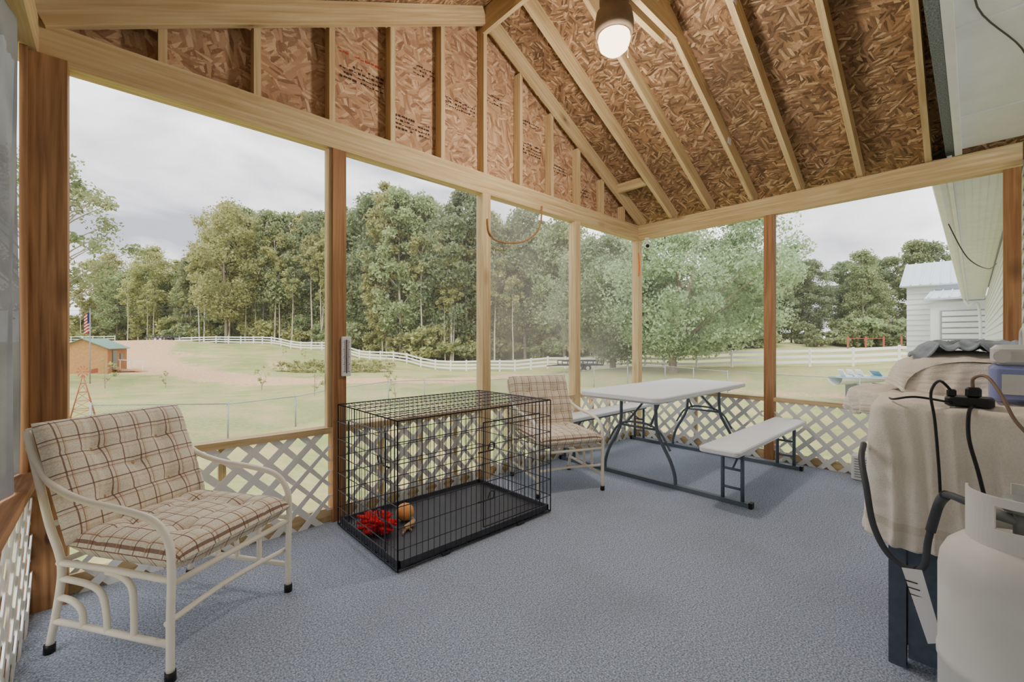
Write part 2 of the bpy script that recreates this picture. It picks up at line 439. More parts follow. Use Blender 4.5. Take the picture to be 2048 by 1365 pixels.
b.beam((1.60, 1.56, 3.60), (3.15, 1.56, 3.60), .04, .13); b.beam((1.60, 1.645, 3.60), (3.12, 1.645, 3.60), .04, .13)
b.obj('ceiling_rafters', ['pine'])
# lumber tags on the side faces of rafters
b = MB()
b.box(3.15, 3.25, 1.1465, 1.1495, 3.61, 3.70, 0); b.box(4.25, 4.32, 1.5755, 1.5785, 3.09, 3.15, 0)
tg = b.obj('lumber_tag', ['flagwhite'])
def text(s, size, mtx, mname, parent, nm):
    cu = bpy.data.curves.new(nm, 'FONT'); cu.body = s; cu.size = size; cu.extrude = .0004
    cu.align_x = 'CENTER'; cu.align_y = 'CENTER'; cu.materials.append(M[mname])
    o = bpy.data.objects.new(nm, cu); sc.collection.objects.link(o); o.matrix_world = mtx; o.parent = parent; return o
text('15', .07, Matrix.Translation((3.20, 1.1455, 3.655)) @ Matrix.Rotation(math.pi/2, 4, 'X'), 'black', tg, 'lumber_tag_number')

# lower walls
def lattice(b, o, d, W, H, mi, sp=.165, w=.040, depth=(0, 1, 0)):
    o = Vector(o); d = Vector(d); dep = Vector(depth)
    hw = w*.7071
    for lay, sg in ((0, 1), (1, -1)):
        c = -H if sg == 1 else 0
        while c < W+H:
            if sg == 1: z0, z1 = max(0, -c), min(H, W-c)
            else: z0, z1 = max(0, c-W), min(H, c)
            if z1-z0 > .03:
                q = []
                for off in (lay*.006, lay*.006+.006):
                    for z, s_ in ((z0, -1), (z0, 1), (z1, 1), (z1, -1)):
                        x = min(max(c+sg*z+s_*hw, -.0), W)
                        q.append(tuple(o+d*x+Vector((0, 0, z))+dep*off))
                i = len(b.v); b.v += q
                for f in ((0, 1, 2, 3), (7, 6, 5, 4), (0, 4, 5, 1), (2, 6, 7, 3), (1, 5, 6, 2), (3, 7, 4, 0)):
                    b.face([i+k for k in f], mi)
            c += sp
b = MB()
pxs = [-.155, 1.082, 1.172, 2.375, 2.465, 3.658, 3.748, 4.94]
for i in range(0, 8, 2):
    a_, c_ = pxs[i], pxs[i+1]
    lattice(b, (a_, 2.94, .0), (1, 0, 0), c_-a_, .60, 0)
    b.box(a_, c_, 2.93, 3.02, .60, .64, 1)
    b.box(a_, c_, 2.965, 3.0, .0, .09, 1)
    mid = (a_+c_)/2; b.box(mid-.019, mid+.019, 2.96, 3.0, .09, .60, 1)
    if i > 0: b.box(mid-.35, mid-.31, 2.96, 3.0, .09, .60, 1); b.box(mid+.31, mid+.35, 2.96, 3.0, .09, .60, 1)
b.obj('wall_gable_lattice_rail', ['vinyl', 'pine'])
b = MB()
for a_, c_ in ((-.155, 1.39), (1.48, 2.93)):
    lattice(b, (4.95, a_, .0), (0, 1, 0), c_-a_, .60, 0, depth=(1, 0, 0))
    b.box(4.94, 5.03, a_, c_, .60, .64, 1); b.box(4.975, 5.0, a_, c_, 0, .09, 1)
    mid = (a_+c_)/2; b.box(4.965, 5.0, mid-.019, mid+.019, .09, .60, 1)
b.obj('wall_far_lattice_rail', ['vinyl', 'pine'])
b = MB()
lattice(b, (-.262, -.2, .0), (0, 1, 0), 3.06, .60, 0, depth=(-1, 0, 0))
b.box(-.38, -.24, -.25, 2.86, .60, .64, 1); b.box(-.31, -.28, -.25, 2.86, 0, .09, 1)
for y in (.6, 1.4, 2.2): b.box(-.31, -.275, y, y+.04, .09, .6, 1)
b.obj('wall_near_lattice_rail', ['vinyl', 'pine3'])

# tarp on the near wall
b = MB()
def tf(u, v):
    y = -.2+u*3.02; z = .645+v*(BB-.645)
    f = math.sin(y*13+1.2*math.sin(z*1.7))+.45*math.sin(y*31+.8*z)
    return (-.298+.017*f*(.6+.4*(1-v)), y, z)
b.grid(tf, 200, 30); b.obj('shade_tarp', ['tarp'])

# screens
for i in range(0, 8, 2):
    b = MB(); a_, c_ = pxs[i], pxs[i+1]
    b.poly([(a_, 2.985, .64), (c_, 2.985, .64), (c_, 2.985, BB), (a_, 2.985, BB)])
    b.obj('window_%d' % (i//2+1), ['screen_hazy' if i >= 4 else 'screen'])
for k, (a_, c_) in enumerate(((1.48, 2.93), (-.155, 1.39))):
    b = MB(); b.poly([(4.99, a_, .64), (4.99, c_, .64), (4.99, c_, BB), (4.99, a_, BB)]); b.obj('window_%d' % (5+k), ['screen'])

# ------------------------------------------------------------------ house
b = MB()
z = -1.5
while z < 2.56:
    b.beam((-.4, YH-.02, z+.055), (21, YH-.02, z+.055), .02, .118, (0, -.12, 1), 0); z += .11
b.box(-.4, 21, YH-.2, YH-.035, -2.2, 2.58, 0)
b.obj('wall_house', ['siding'])
b = MB()
b.poly([(-.4, -.26, 2.74), (4.92, -.26, 2.74), (4.92, .10, 2.74), (-.4, .10, 2.74)], 0)
for x in (.6, 1.8, 3.0, 4.2): b.box(x, x+.012, -.26, .10, 2.732, 2.74, 0)
b.box(-.4, 4.93, .06, .10, 2.70, 2.86, 0)
b.box(5.05, 21, .12, .15, 2.58, 2.76, 0)
b.box(5.05, 21, -.25, .12, 2.605, 2.62, 0)
y = -.24
while y < .12: b.box(5.05, 21, y, y+.008, 2.600, 2.606, 0); y += .05
pr = [(.15, 2.74), (.15, 2.62), (.20, 2.60), (.25, 2.63), (.27, 2.70), (.275, 2.745)]
for i in range(len(pr)-1):
    (ya, za), (yb, zb_) = pr[i], pr[i+1]
    b.poly([(5.06, ya, za), (21, ya, za), (21, yb, zb_), (5.06, yb, zb_)], 0)
b.poly([(5.06, y_, z_) for y_, z_ in pr], 0)
b.tube([(20.9, .2, 2.6), (20.9, .1, 2.4), (20.9, -.14, 2.2), (20.9, -.17, -1.2)], .04, 8, 0)
b.obj('house_eave', ['soffit'])
b = MB()
b.beam((-.4, .13, 2.83), (5.3, .13, 2.83), .05, .16, (0, 0, 1), 0)
b.poly([(-.4, .12, 2.90), (5.0, .12, 2.90), (5.0, -3, 4.0), (-.4, -3, 4.0)], 0)
b.poly([(5.0, .28, 2.76), (21, .28, 2.76), (21, -3, 4.0), (5.0, -3, 4.0)], 0)
b.obj('house_roof', ['shingle'])
b = MB(); b.tube([(2.4, -.02, 2.725), (2.84, -.012, 2.72), (3.42, -.17, 2.725), (3.9, -.25, 2.7)], .004, 6, 0)
b.tube([(7.2, .2, 2.6), (7.3, .05, 2.2), (7.8, -.12, 2.1), (9, -.22, 2.3)], .006, 6, 0)
b.obj('service_cable', ['black'])

# lamp
b = MB()
lc = (2.40, 1.60, -.03)
b.lathe([(0, 3.57), (.085, 3.57), (.095, 3.50), (.095, 3.46), (.07, 3.44), (.075, 3.42), (.115, 3.39), (.125, 3.33), (.125, 3.27), (.115, 3.25), (.10, 3.245)], lc, 36, 0)
b.lathe([(.10, 3.25), (.104, 3.22), (.092, 3.17), (.06, 3.14), (0, 3.13)], lc, 36, 1)
b.tube([(2.44, 1.53, 3.22), (2.445, 1.525, 3.15), (2.445, 1.525, 3.06)], .0025, 6, 0)
b.box(2.33, 2.47, 1.58, 1.625, 3.535, 3.66, 0)
b.obj('ceiling_light', ['brass', 'globe'])
pl = bpy.data.lights.new('ceiling_light_bulb', 'POINT'); pl.energy = 34; pl.shadow_soft_size = .11; pl.color = (1, .92, .82)
po = bpy.data.objects.new('ceiling_light_bulb', pl); po.location = (2.40, 1.60, 2.96); sc.collection.objects.link(po)

# ------------------------------------------------------------------ patio chairs
def cushion(b, O, A, B, N, wa, lb, T, tufts, mi, btn):
    O, A, B, N = map(Vector, (O, A, B, N))
    def half(u, v):
        e = max(0, 1-abs(2*u-1)**7)**.5*max(0, 1-abs(2*v-1)**7)**.5
        return T/2*e
    def dent(u, v):
        a_, b_ = u*wa, v*lb; d = 0
        for ta, tb in tufts:
            r2 = (a_-ta*wa)**2+(b_-tb*lb)**2; d += .026*math.exp(-r2/.0012)+.010*math.exp(-r2/.008)
        for ta, tb in tufts:
            d += .004*math.exp(-((a_-ta*wa)/.01)**2)+.004*math.exp(-((b_-tb*lb)/.01)**2)
        return d
    def top(u, v):
        h = half(u, v); w = .005*noise.noise(Vector((u*9, v*9, wa)))
        return O+A*(u*wa)+B*(v*lb)+N*(h+(-dent(u, v)+w)*(h/(T/2)))
    def bot(u, v): return O+A*((1-u)*wa)+B*(v*lb)-N*half(u, v)
    b.grid(top, 44, 44, mi, lambda u, v: (u*wa+.02, v*lb+.01)); b.grid(bot, 20, 20, mi, lambda u, v: (u*wa, v*lb))
    for ta, tb in tufts:
        c = top(ta, tb)
        b0 = len(b.v)
        b.v.append(tuple(c+N*.008))
        for k in range(12):
            an = k*math.pi/6; b.v.append(tuple(c+A*.014*math.cos(an)+B*.014*math.sin(an)+N*.002))
        for k in range(12): b.face((b0, b0+1+k, b0+1+(k+1) % 12), btn, None, True)

def patio_chair(name, cx, cy, fx, fy):
    b = MB(); hw = .285; R = .0135
    for sx in (-hw, hw):
        b.tube([(sx, -.41, .80), (sx, -.37, .74), (sx, -.28, .655), (sx, -.12, .61), (sx, .10, .59), (sx, .225, .565), (sx, .29, .50), (sx, .305, .40), (sx, .30, .2), (sx, .30, .03)], R, 10, 0)
        b.tube([(sx, -.425, .86), (sx, -.37, .70), (sx, -.30, .50), (sx, -.25, .40), (sx, -.235, .32), (sx, -.26, .18), (sx, -.30, .03)], R, 10, 0)
        b.tube([(sx, -.25, .36), (sx, .0, .365), (sx, .303, .36)], R*.9, 8, 0)
        b.tube([(sx, -.275, .13), (sx, .30, .13)], R*.9, 8, 0)
        b.tube([(sx, -.23, .30), (sx, -.10, .295), (sx, -.03, .27), (sx, -.005, .20), (sx, .0, .13)], R*.85, 8, 0)
        b.tube([(sx, -.25, .225), (sx, -.18, .22), (sx, -.13, .19), (sx, -.12, .13)], R*.85, 8, 0)
        b.tube([(sx, .0, .355), (sx, .07, .345), (sx, .12, .31), (sx, .13, .22), (sx, .13, .13)], R*.85, 8, 0)
        b.tube([(sx, .30, .035), (sx, .30, .0)], R*1.35, 10, 1); b.tube([(sx, -.30, .035), (sx, -.302, .0)], R*1.35, 10, 1)
    for y, z in ((.30, .345), (-.25, .36), (-.425, .86), (-.30, .50)):
        b.tube([(-hw, y, z), (hw, y, z)], R*.9, 8, 0)
    b.tube([(-hw, .28, .20), (-.0, .25, .20), (hw, .28, .20)], R*.8, 8, 0)
    t4 = [(.27, .28), (.73, .28), (.27, .7), (.73, .7)]
    cushion(b, (-.275, -.235, .425), (1, 0, 0), (0, 1, 0), (0, 0, 1), .55, .56, .13, t4, 2, 3)
    d = Vector((0, -.185, .45)).normalized(); n = Vector((1, 0, 0)).cross(d); n = -n if n.y < 0 else n
    cushion(b, (-.29, -.205, .43), (1, 0, 0), tuple(d), tuple(n), .58, .50, .12, t4+[(.5, .5)], 2, 3)
    th = math.atan2(-fx, fy)
    return b.obj(name, ['cream', 'black', 'plaid', 'tan'], None, Matrix.Translation((cx, cy, 0)) @ Matrix.Rotation(th, 4, 'Z'))
patio_chair('patio_chair', .222, 2.367, .553, -.833)
patio_chair('patio_chair', 2.79, 2.455, -.396, -.918)

# ------------------------------------------------------------------ dog crate
b = MB()
x0, x1, y0, y1, H = 1.09, 2.28, 2.05, 2.86, .79
def rod(p, q, r=.0026): b.tube([p, q], r, 5, 0, 1, cap=False)
def panel(o, du, W, dv, Hh, su=.037, sv=.115, r=.0024):
    o, du, dv = Vector(o), Vector(du), Vector(dv)
    n = int(round(W/su))
    for i in range(n+1): rod(o+du*(W*i/n), o+du*(W*i/n)+dv*Hh, r*.85)
    n = int(round(Hh/sv))
    for i in range(n+1): rod(o+dv*(Hh*i/n), o+dv*(Hh*i/n)+du*W, r*1.25)
    for a_ in (0, W): rod(o+du*a_, o+du*a_+dv*Hh, .0042)
    for a_ in (0, Hh): rod(o+dv*a_, o+dv*a_+du*W, .0042)
W_, D_ = x1-x0, y1-y0
panel((x0, y0, .01), (1, 0, 0), W_, (0, 0, 1), H); panel((x0, y1, .01), (1, 0, 0), W_, (0, 0, 1), H)
panel((x0, y0, .01), (0, 1, 0), D_, (0, 0, 1), H); panel((x1, y0, .01), (0, 1, 0), D_, (0, 0, 1), H)
panel((x0, y0, .01+H), (1, 0, 0), W_, (0, 1, 0), D_, .037, .13); panel((x0, y0, .012), (1, 0, 0), W_, (0, 1, 0), D_, .08, .13)
def doorframe(o, du, W, Hh, off):
    o, du, off = Vector(o), Vector(du), Vector(off)
    o = o+off; up = Vector((0, 0, 1))
    for p, q in ((o, o+du*W), (o+up*Hh, o+du*W+up*Hh), (o, o+up*Hh), (o+du*W, o+du*W+up*Hh)): rod(p, q, .0045)
    for zf in (.25, .72):
        p = o+up*(Hh*zf)
        b.tube([p-du*.04, p+du*.08], .005, 6, 0, 1)
        b.tube([p+du*.08, p+du*.08+up*.04+off, p+du*.05+up*.05+off, p+du*.03+up*.01+off], .004, 6, 0, 4)
doorframe((x1-.62, y0, .08), (1, 0, 0), .5, .64, (0, -.008, 0)); doorframe((x0, y0+.12, .08), (0, 1, 0), .5, .64, (-.008, 0, 0))
b.box(x0+.015, x1-.015, y0+.015, y1-.015, .018, .028, 1)
for (a_, c_, d_, e_) in ((x0+.01, x1-.01, y0+.01, y0+.022), (x0+.01, x1-.01, y1-.022, y1-.01), (x0+.01, x0+.022, y0+.01, y1-.01), (x1-.022, x1-.01, y0+.01, y1-.01)):
    b.box(a_, c_, d_, e_, .018, .055, 1)
for p in ((x0+.3, y0), (x1-.3, y0)): b.box(p[0]-.03, p[0]+.03, p[1]-.012, p[1]-.002, .005, .02, 0)
b.obj('dog_crate', ['wire', 'rubber'])

def blob(name, c, r, mt, amp=.3, fr=3., sq=(1, 1, 1), seed=0, nu=36, nv=20):
    b = MB()
    def f(u, v):
        a, t = u*2*math.pi, v*math.pi
        d = Vector((math.sin(t)*math.cos(a), math.sin(t)*math.sin(a), math.cos(t)))
        k = 1+amp*noise.noise(d*fr+Vector((seed, seed, 0)))+amp*.5*noise.noise(d*fr*2.7+Vector((0, seed, 5)))
        return (c[0]+d.x*r*k*sq[0], c[1]+d.y*r*k*sq[1], c[2]+d.z*r*k*sq[2])
    b.grid(f, nu, nv); return b.obj(name, [mt])
blob('red_dog_toy', (1.22, 2.56, .072), .096, 'red', .9, 3.2, (.85, 1.15, .42), 3, 60, 36)
blob('orange_ball', (1.42, 2.57, .085), .057, 'orange', .02)
b = MB()
for (p, q, r1, r2) in (((1.33, 2.42, .046), (1.40, 2.45, .047), .016, .019), ((1.40, 2.45, .047), (1.43, 2.475, .056), .017, .012), ((1.335, 2.42, .04), (1.30, 2.38, .036), .009, .006), ((1.37, 2.44, .038), (1.365, 2.39, .036), .008, .006), ((1.425, 2.47, .063), (1.42, 2.475, .08), .006, .003)):
    b.tube([p, tuple((Vector(p)+Vector(q))/2), q], r1, 10, 0, 4, [r1, (r1+r2)/2*1.1, r2])
b.obj('plush_dog_toy', ['tan'])

# ------------------------------------------------------------------ picnic table
b = MB(); TZ = .78
b.slab(3.05, 4.92, 1.63, 2.41, TZ-.045, TZ, .07, 0); b.slab(3.09, 4.88, 1.67, 2.37, TZ-.06, TZ-.044, .05, 0)
for ya, yb in ((1.08, 1.36), (2.66, 2.90)):
    b.slab(3.10, 4.86, ya, yb, .42, .46, .04, 0)
    b.box(3.2, 4.76, ya+.05, ya+.075, .395, .42, 1); b.box(3.2, 4.76, yb-.075, yb-.05, .395, .42, 1)
for X in (3.40, 4.74):
    b.box(X-.02, X+.02, 1.10, 2.90, .0, .035, 1)
    for s_ in (-1, 1):
        c = 2.02
        b.tube([(X, c+s_*.17, TZ-.06), (X, c+s_*.17, .62), (X, c+s_*.175, .50), (X, c+s_*.20, .40), (X, c+s_*.30, .22), (X, c+s_*.34, .10), (X, c+s_*.345, .02)], .0145, 10, 1)
    b.tube([(X, 1.85, .46), (X, 2.19, .46)], .010, 8, 1)
    b.tube([(X, 1.72, .30), (X, 1.80, .43), (X, 1.9, .49), (X, 2.02, .50), (X, 2.14, .49), (X, 2.24, .43), (X, 2.32, .30)], .010, 8, 1)
    b.tube([(X, 1.74, TZ-.07), (X, 2.30, TZ-.07)], .014, 8, 1)
    sx = 1 if X < 4 else -1
    for yy in (1.90, 2.14): b.tube([(X, yy, .48), (X+sx*.32, yy+(.06 if yy < 2 else -.06), TZ-.06)], .010, 8, 1, 1)
    for (ya, yb) in ((1.16, 1.30), (2.74, 2.86)):
        for yy in (ya, yb):
            b.tube([(X, yy, .40), (X, yy, .02)], .0145, 8, 1, 1)
        b.tube([(X, ya, .26), (X, yb, .26)], .010, 8, 1, 1); b.tube([(X, ya, .12), (X, yb, .12)], .010, 8, 1, 1)
        b.tube([(X, (ya+yb)/2, .26), (X+sx*.24, (ya+yb)/2, .40)], .008, 8, 1, 1)
    for yy in (1.10, 2.90): b.box(X-.024, X+.024, yy-.012, yy+.012, 0, .042, 2)
b.obj('picnic_table', ['plastic', 'steel', 'black'])

# ------------------------------------------------------------------ grill cart with towels
b = MB()
gx0, gx1, gy0, gy1 = 2.16, 3.05, -.22, .22
for x in (gx0, gx1-.05):
    for y in (gy0, gy1-.05): b.box(x, x+.05, y, y+.05, 0, .93, 0)
b.box(gx0+.005, gx0+.03, .06, .165, .04, .93, 0)
b.box(gx0+.01, gx0+.03, gy0+.05, .05, .08, .93, 0); b.box(gx0+.05, gx1-.05, gy1-.035, gy1-.015, .08, .93, 0)
b.box(gx0, gx1, gy0, gy1, .93, .965, 1); b.box(2.62, 3.0, gy1, .40, .945, .965, 1); b.box(gx0+.02, gx1-.02, gy0+.02, gy1-.02, .08, .10, 0)
def hood(u, v):
    a = v*math.pi; return (2.56+u*.56, -.0+.21*math.cos(a), .965+.17*math.sin(a)**.7 if math.sin(a) > 0 else .965)
b.grid(hood, 2, 16, 1, smooth=True)
b.obj('grill_cart', ['cart', 'black'])

def drape(name, path, center, ztop, Hf, mt, amp=.022, nf=34, seed=1, ctop=None, flare=0., rnd=.012, nu=150):
    P = [Vector((p[0], p[1])) for p in path]
    seg = [0]
    for i in range(1, len(P)): seg.append(seg[-1]+(P[i]-P[i-1]).length)
    Lp = seg[-1]
    def edge(s):
        d = s*Lp
        for i in range(1, len(P)):
            if d <= seg[i]+1e-6:
                t = (d-seg[i-1])/(seg[i]-seg[i-1]); return P[i-1].lerp(P[i], t)
        return P[-1]
    def smooth_edge(s):
        acc = Vector((0, 0))
        for k in range(-3, 4): acc += edge(min(max(s+k*rnd, 0), 1))
        return acc/7
    C = Vector(center)
    def fn(u, v):
        e = smooth_edge(u)
        t = smooth_edge(min(u+.02, 1))-smooth_edge(max(u-.02, 0)); t.normalize(); n = Vector((t.y, -t.x))
        if n.dot(e-C) < 0: n = -n
        zt = ztop(u) if callable(ztop) else ztop
        w = noise.noise(Vector((u*5, v*1.6, seed)))
        wr = .008*noise.noise(Vector((u*14, v*4, seed+3)))+.004*noise.noise(Vector((u*30+v*10, v*16, seed+5)))
        if v < .35:
            k = v/.35; p = C.lerp(e, k); zz = zt+.010*noise.noise(Vector((p.x*9, p.y*9, seed)))+.006*noise.noise(Vector((p.x*24, p.y*24, seed)))
            if ctop: zz = ctop*(1-k**2)+zz*k**2
            return (p.x, p.y, zz-.004*k**10)
        k = (v-.35)/.65; hh = Hf(u); d = k*hh
        ph = u*nf+2.6*w+seed
        fs = math.sin(ph)
        fold = amp*((1-abs(fs))*1.6-.6+.5*math.sin(ph*.43+1.3))*(.15+.9*k**.7)
        out = .004+.006*(1-math.exp(-d*60))+abs(amp)*.5*k+fold+wr*(.3+k)+flare*k
        p = e+n*out+t*(.010*math.sin(ph*1.3)*k)
        return (p.x, p.y, zt-.005-d+.008*math.sin(ph*.7)*k)
    b = MB(); b.grid(fn, nu, 90)
    o = b.obj(name, [mt])
    sm = o.modifiers.new('thick', 'SOLIDIFY'); sm.thickness = .006
    return o
drape('beige_towel', [(3.04, .30), (3.0, .41), (2.66, .415), (2.60, .36), (2.52, .27), (2.17, .255), (2.125, .245), (2.115, .20), (2.115, -.24)], (2.62, 0.03), .985,
      lambda u: (.51 if u > .60 else .10+.41*max(0, (u-.54)/.06)), 'towel', .015, 70, 2, None, 0., .004, 260)
drape('beige_towel', [(3.12, -.1), (3.16, .22), (2.70, .235), (2.62, .20), (2.58, .14), (2.56, -.2)], (2.85, .02), 1.13,
      lambda u: .13+.03*math.sin(u*9), 'towel', .011, 40, 5, 1.17, .02, .006)
b = MB()
def gc(u, v):
    x = 2.62+u*.48; y = -.2+v*.40
    rg = 1-abs(noise.noise(Vector((x*7+y*4, y*9-x*3, 2))))*2
    return (x+.02*noise.noise(Vector((0, y*14, 3))), y+.03*noise.noise(Vector((x*12, 0, 7))), 1.175+.050*rg+.012*noise.noise(Vector((x*20, y*20, 1)))-.05*(abs(2*v-1)**5)-.02*(abs(2*u-1)**6))
b.grid(gc, 70, 70); o = b.obj('gray_cloth', ['graycloth']); o.modifiers.new('t', 'SOLIDIFY').thickness = .006

# charger
b = MB()
b.slab(2.34, 2.62, -.225, -.04, 1.0, 1.13, .03, 0, .012); b.slab(2.345, 2.615, -.22, -.045, 1.13, 1.205, .03, 1, .015)
b.box(2.325, 2.345, -.20, -.07, 1.03, 1.10, 1)
b.tube([(2.335, -.07, 1.165), (2.315, -.07, 1.165)], .022, 20, 1, 1)
b.tube([(2.38, -.13, 1.20), (2.40, -.13, 1.25), (2.48, -.13, 1.265), (2.56, -.13, 1.25), (2.58, -.13, 1.20)], .010, 8, 1)
b.obj('battery_charger', ['devblue', 'devgray'])

# power strip, plugs & cords
b = MB()
b.slab(2.14, 2.24, -.05, .07, .992, 1.025, .02, 0, .006)
b.slab(2.15, 2.19, -.02, .02, 1.025, 1.06, .012, 0, .006); b.slab(2.15, 2.18, .04, .065, 1.025, 1.05, .008, 0, .004)
b.tube([(2.17, .0, 1.05), (2.17, .0, 1.09), (2.15, -.03, 1.10), (2.10, -.06, 1.05), (2.06, -.09, .97), (2.04, -.14, .90)], .005, 8, 1)
b.tube([(2.16, .05, 1.04), (2.12, .08, 1.08), (2.07, .10, 1.04), (2.06, .09, .95), (2.05, .08, .80), (2.045, .075, .68)], .0045, 8, 0)
b.tube([(2.14, .0, 1.0), (2.09, .01, .98), (2.06, .01, .90), (2.05, -.01, .80), (2.03, -.03, .70), (1.98, -.05, .66)], .0055, 8, 0)
b.tube([(2.14, .05, 1.005), (2.10, .14, 1.02), (2.12, .2, 1.005), (2.2, .22, 1.0)], .004, 8, 0)
b.obj('power_strip', ['black', 'brass'])

# propane tank + hose
b = MB(); tc = (1.65, -.085, -.02); R = .152
b.lathe([(.0, .05), (.10, .05), (.11, .02), (.115, .02), (.115, .05), (.135, .07), (R, .12), (R, .40), (R+.003, .405), (R+.003, .425), (R, .43), (R, .64), (.148, .675), (.135, .705), (.11, .73), (.08, .745), (.04, .752), (0, .755)], tc, 48, 0)
def collar(z0_, z1_, a0, a1, r=.100):
    n = max(3, int((a1-a0)/6)); b0 = len(b.v)
    for i in range(n+1):
        a = math.radians(a0+(a1-a0)*i/n)
        for rr, zz in ((r, z0_), (r, z1_), (r-.005, z1_), (r-.005, z0_)): b.v.append((tc[0]+rr*math.cos(a), tc[1]+rr*math.sin(a), tc[2]+zz))
    for i in range(n):
        for k in range(4):
            k2 = (k+1) % 4; b.face((b0+i*4+k, b0+i*4+k2, b0+(i+1)*4+k2, b0+(i+1)*4+k), 0, None, False)
    b.face((b0, b0+1, b0+2, b0+3)[::-1], 0); e = b0+n*4; b.face((e, e+1, e+2, e+3), 0)
collar(.72, .785, 45, 405); collar(.84, .862, 80, 370)
for a0, a1 in ((80, 150), (196, 222), (262, 300), (335, 370)): collar(.78, .845, a0, a1)
b.tube([(tc[0], tc[1], .72), (tc[0], tc[1], .795)], .018, 12, 1, 1); b.tube([(tc[0], tc[1], .77), (tc[0]+.01, tc[1]+.07, .78)], .014, 10, 1, 1)
b.lathe([(0, .815), (.035, .815), (.04, .825), (.04, .84), (.03, .85), (0, .85)], tc, 16, 1)
b.obj('propane_tank', ['tank', 'galv'])
b = MB()
b.tube([(1.66, -.02, .78), (1.70, .02, .785), (1.80, .055, .765), (1.92, .075, .70), (1.96, .10, .57), (1.96, .11, .48), (1.96, .14, .45), (1.96, .20, .485), (1.96, .24, .574), (1.98, .262, .70), (2.05, .285, .78), (2.14, .29, .82)], .010, 10, 0)
b.tube([(1.80, .055, .765), (1.92, .075, .70), (1.955, .095, .60)], .0135, 10, 0)
b.obj('gas_hose', ['rubber'])
b = MB()
b.poly([(1.95, .165, .455), (1.95, .115, .465), (1.93, .065, .26), (1.93, .10, .24)], 0)
for k in range(7):
    z_ = .42-.02*k; y_ = .145-.006*k
    b.box(1.942, 1.945, y_-.02, y_+.012, z_-.003, z_, 1)
b.tube([(1.955, .14, .45), (1.955, .13, .47), (1.96, .14, .455)], .0015, 5, 1)
b.obj('warning_tag', ['flagwhite', 'ink'])

# vented box by the far wall
b = MB(); b.slab(4.76, 4.92, .50, .735, .0, .22, .02, 0, .01)
for k in range(8): b.box(4.755, 4.762, .53, .71, .03+k*.022, .038+k*.022, 1)
b.obj('vented_box_heater', ['vinyl', 'galv'])

# thermometer
b = MB(); b.slab(1.135, 1.20, 2.912, 2.9295, .98, 1.25, .006, 0, .003)
b.box(1.164, 1.170, 2.909, 2.912, 1.0, 1.23, 1)
for k in range(22): b.box(1.145 if k % 5 == 0 else 1.15, 1.160, 2.9095, 2.912, 1.01+k*.01, 1.013+k*.01, 2); b.box(1.175, 1.19 if k % 5 == 0 else 1.183, 2.9095, 2.912, 1.01+k*.01, 1.013+k*.01, 2)
b.obj('thermometer', ['flagwhite', 'ink', 'ink'])
b = MB()
b.tube([(2.47, 2.92, 2.15), (2.50, 2.90, 2.12), (2.66, 2.90, 2.12), (2.86, 2.90, 2.17), (3.02, 2.90, 2.28), (3.10, 2.915, 2.40), (3.12, 2.92, 2.56)], .009, 6, 0)
b.tube([(2.47, 2.92, 2.15), (2.43, 2.918, 2.20), (2.42, 2.922, 2.30)], .007, 6, 0)
b.obj('bungee_strap', ['rope'])
b = MB(); b.tube([(4.93, 2.925, 2.35), (4.925, 2.91, 2.2), (4.93, 2.92, 2.05)], .010, 6, 0); b.obj('ratchet_strap', ['strap'])
b = MB()
b.lathe([(0, 0), (.03, 0), (.03, .02), (0, .02)], (4.93, 2.80, 2.50), 16, 0)
b.tube([(4.93, 2.80, 2.50), (4.92, 2.80, 2.44)], .012, 8, 0, 1); b.tube([(4.97, 2.83, 2.43), (4.85, 2.75, 2.40)], .032, 14, 0, 1); b.tube([(4.855, 2.753, 2.401), (4.845, 2.745, 2.398)], .022, 14, 1, 1)
b.obj('security_camera', ['vinyl', 'black'])

# ------------------------------------------------------------------ outdoors (site frame: e = right, n = ahead, metres)
def W(e, n): return (.681*n+.7325*e, .7325*n-.681*e)
CP = np.array([(0, 0, -1.4), (-8, 8, -1.4), (8, 8, -1.5), (0, 12, -1.9), (-8, 16, -2.3), (-15, 15, -1.5), (11, 14, -1.6), (-36, 38, -1.5), (-32, 34, -1.7),
    (-58, 70, 1.4), (-62, 80, .6), (-47, 78, .7), (-31, 70, -.25), (-19, 62, -1.6), (-8, 56, -2.7), (-1.5, 53, -2.5), (6, 48, -1.9), (13.5, 38, -1.15),
    (20.4, 34, -.85), (23.3, 32, -.7), (28, 30, -.4), (-22, 30, -2.3), (0, 30, -2.7), (15, 25, -1.7), (-48, 95, 1.6), (-12, 75, -2.3), (15, 75, -.6), (45, 80, .9),
    (70, 90, 1.2), (40, 50, .1), (0, 140, 1.5), (-90, 120, 2), (80, 140, 2), (-80, 60, .8), (-40, 20, -1), (60, 10, -1), (-20, 45, -2.1), (-33, 50, -.9), (-60, 140, 2.4), (30, 15, -1.3)], float)
def hgt(e, n):
    e = np.asarray(e, float); n = np.asarray(n, float)
    num = np.zeros_like(e); den = np.zeros_like(e)
    for a, b_, z in CP:
        d2 = (e-a)**2+(n-b_)**2+6.0; w = d2**-1.6
        num += w*z; den += w
    return num/den
def H1(e, n): return float(hgt(np.array([e]), np.array([n]))[0])
ne, nn = 260, 200
E, N_ = np.meshgrid(np.linspace(-150, 140, ne), np.linspace(-12, 165, nn))
Z = hgt(E, N_)+.06*np.sin(E*.7)*np.cos(N_*.6)
Xw = .681*N_+.7325*E; Yw = .7325*N_-.681*E
verts = np.stack([Xw, Yw, Z], -1).reshape(-1, 3)
idx = np.arange(ne*nn).reshape(nn, ne)
faces = np.stack([idx[:-1, :-1], idx[:-1, 1:], idx[1:, 1:], idx[1:, :-1]], -1).reshape(-1, 4)
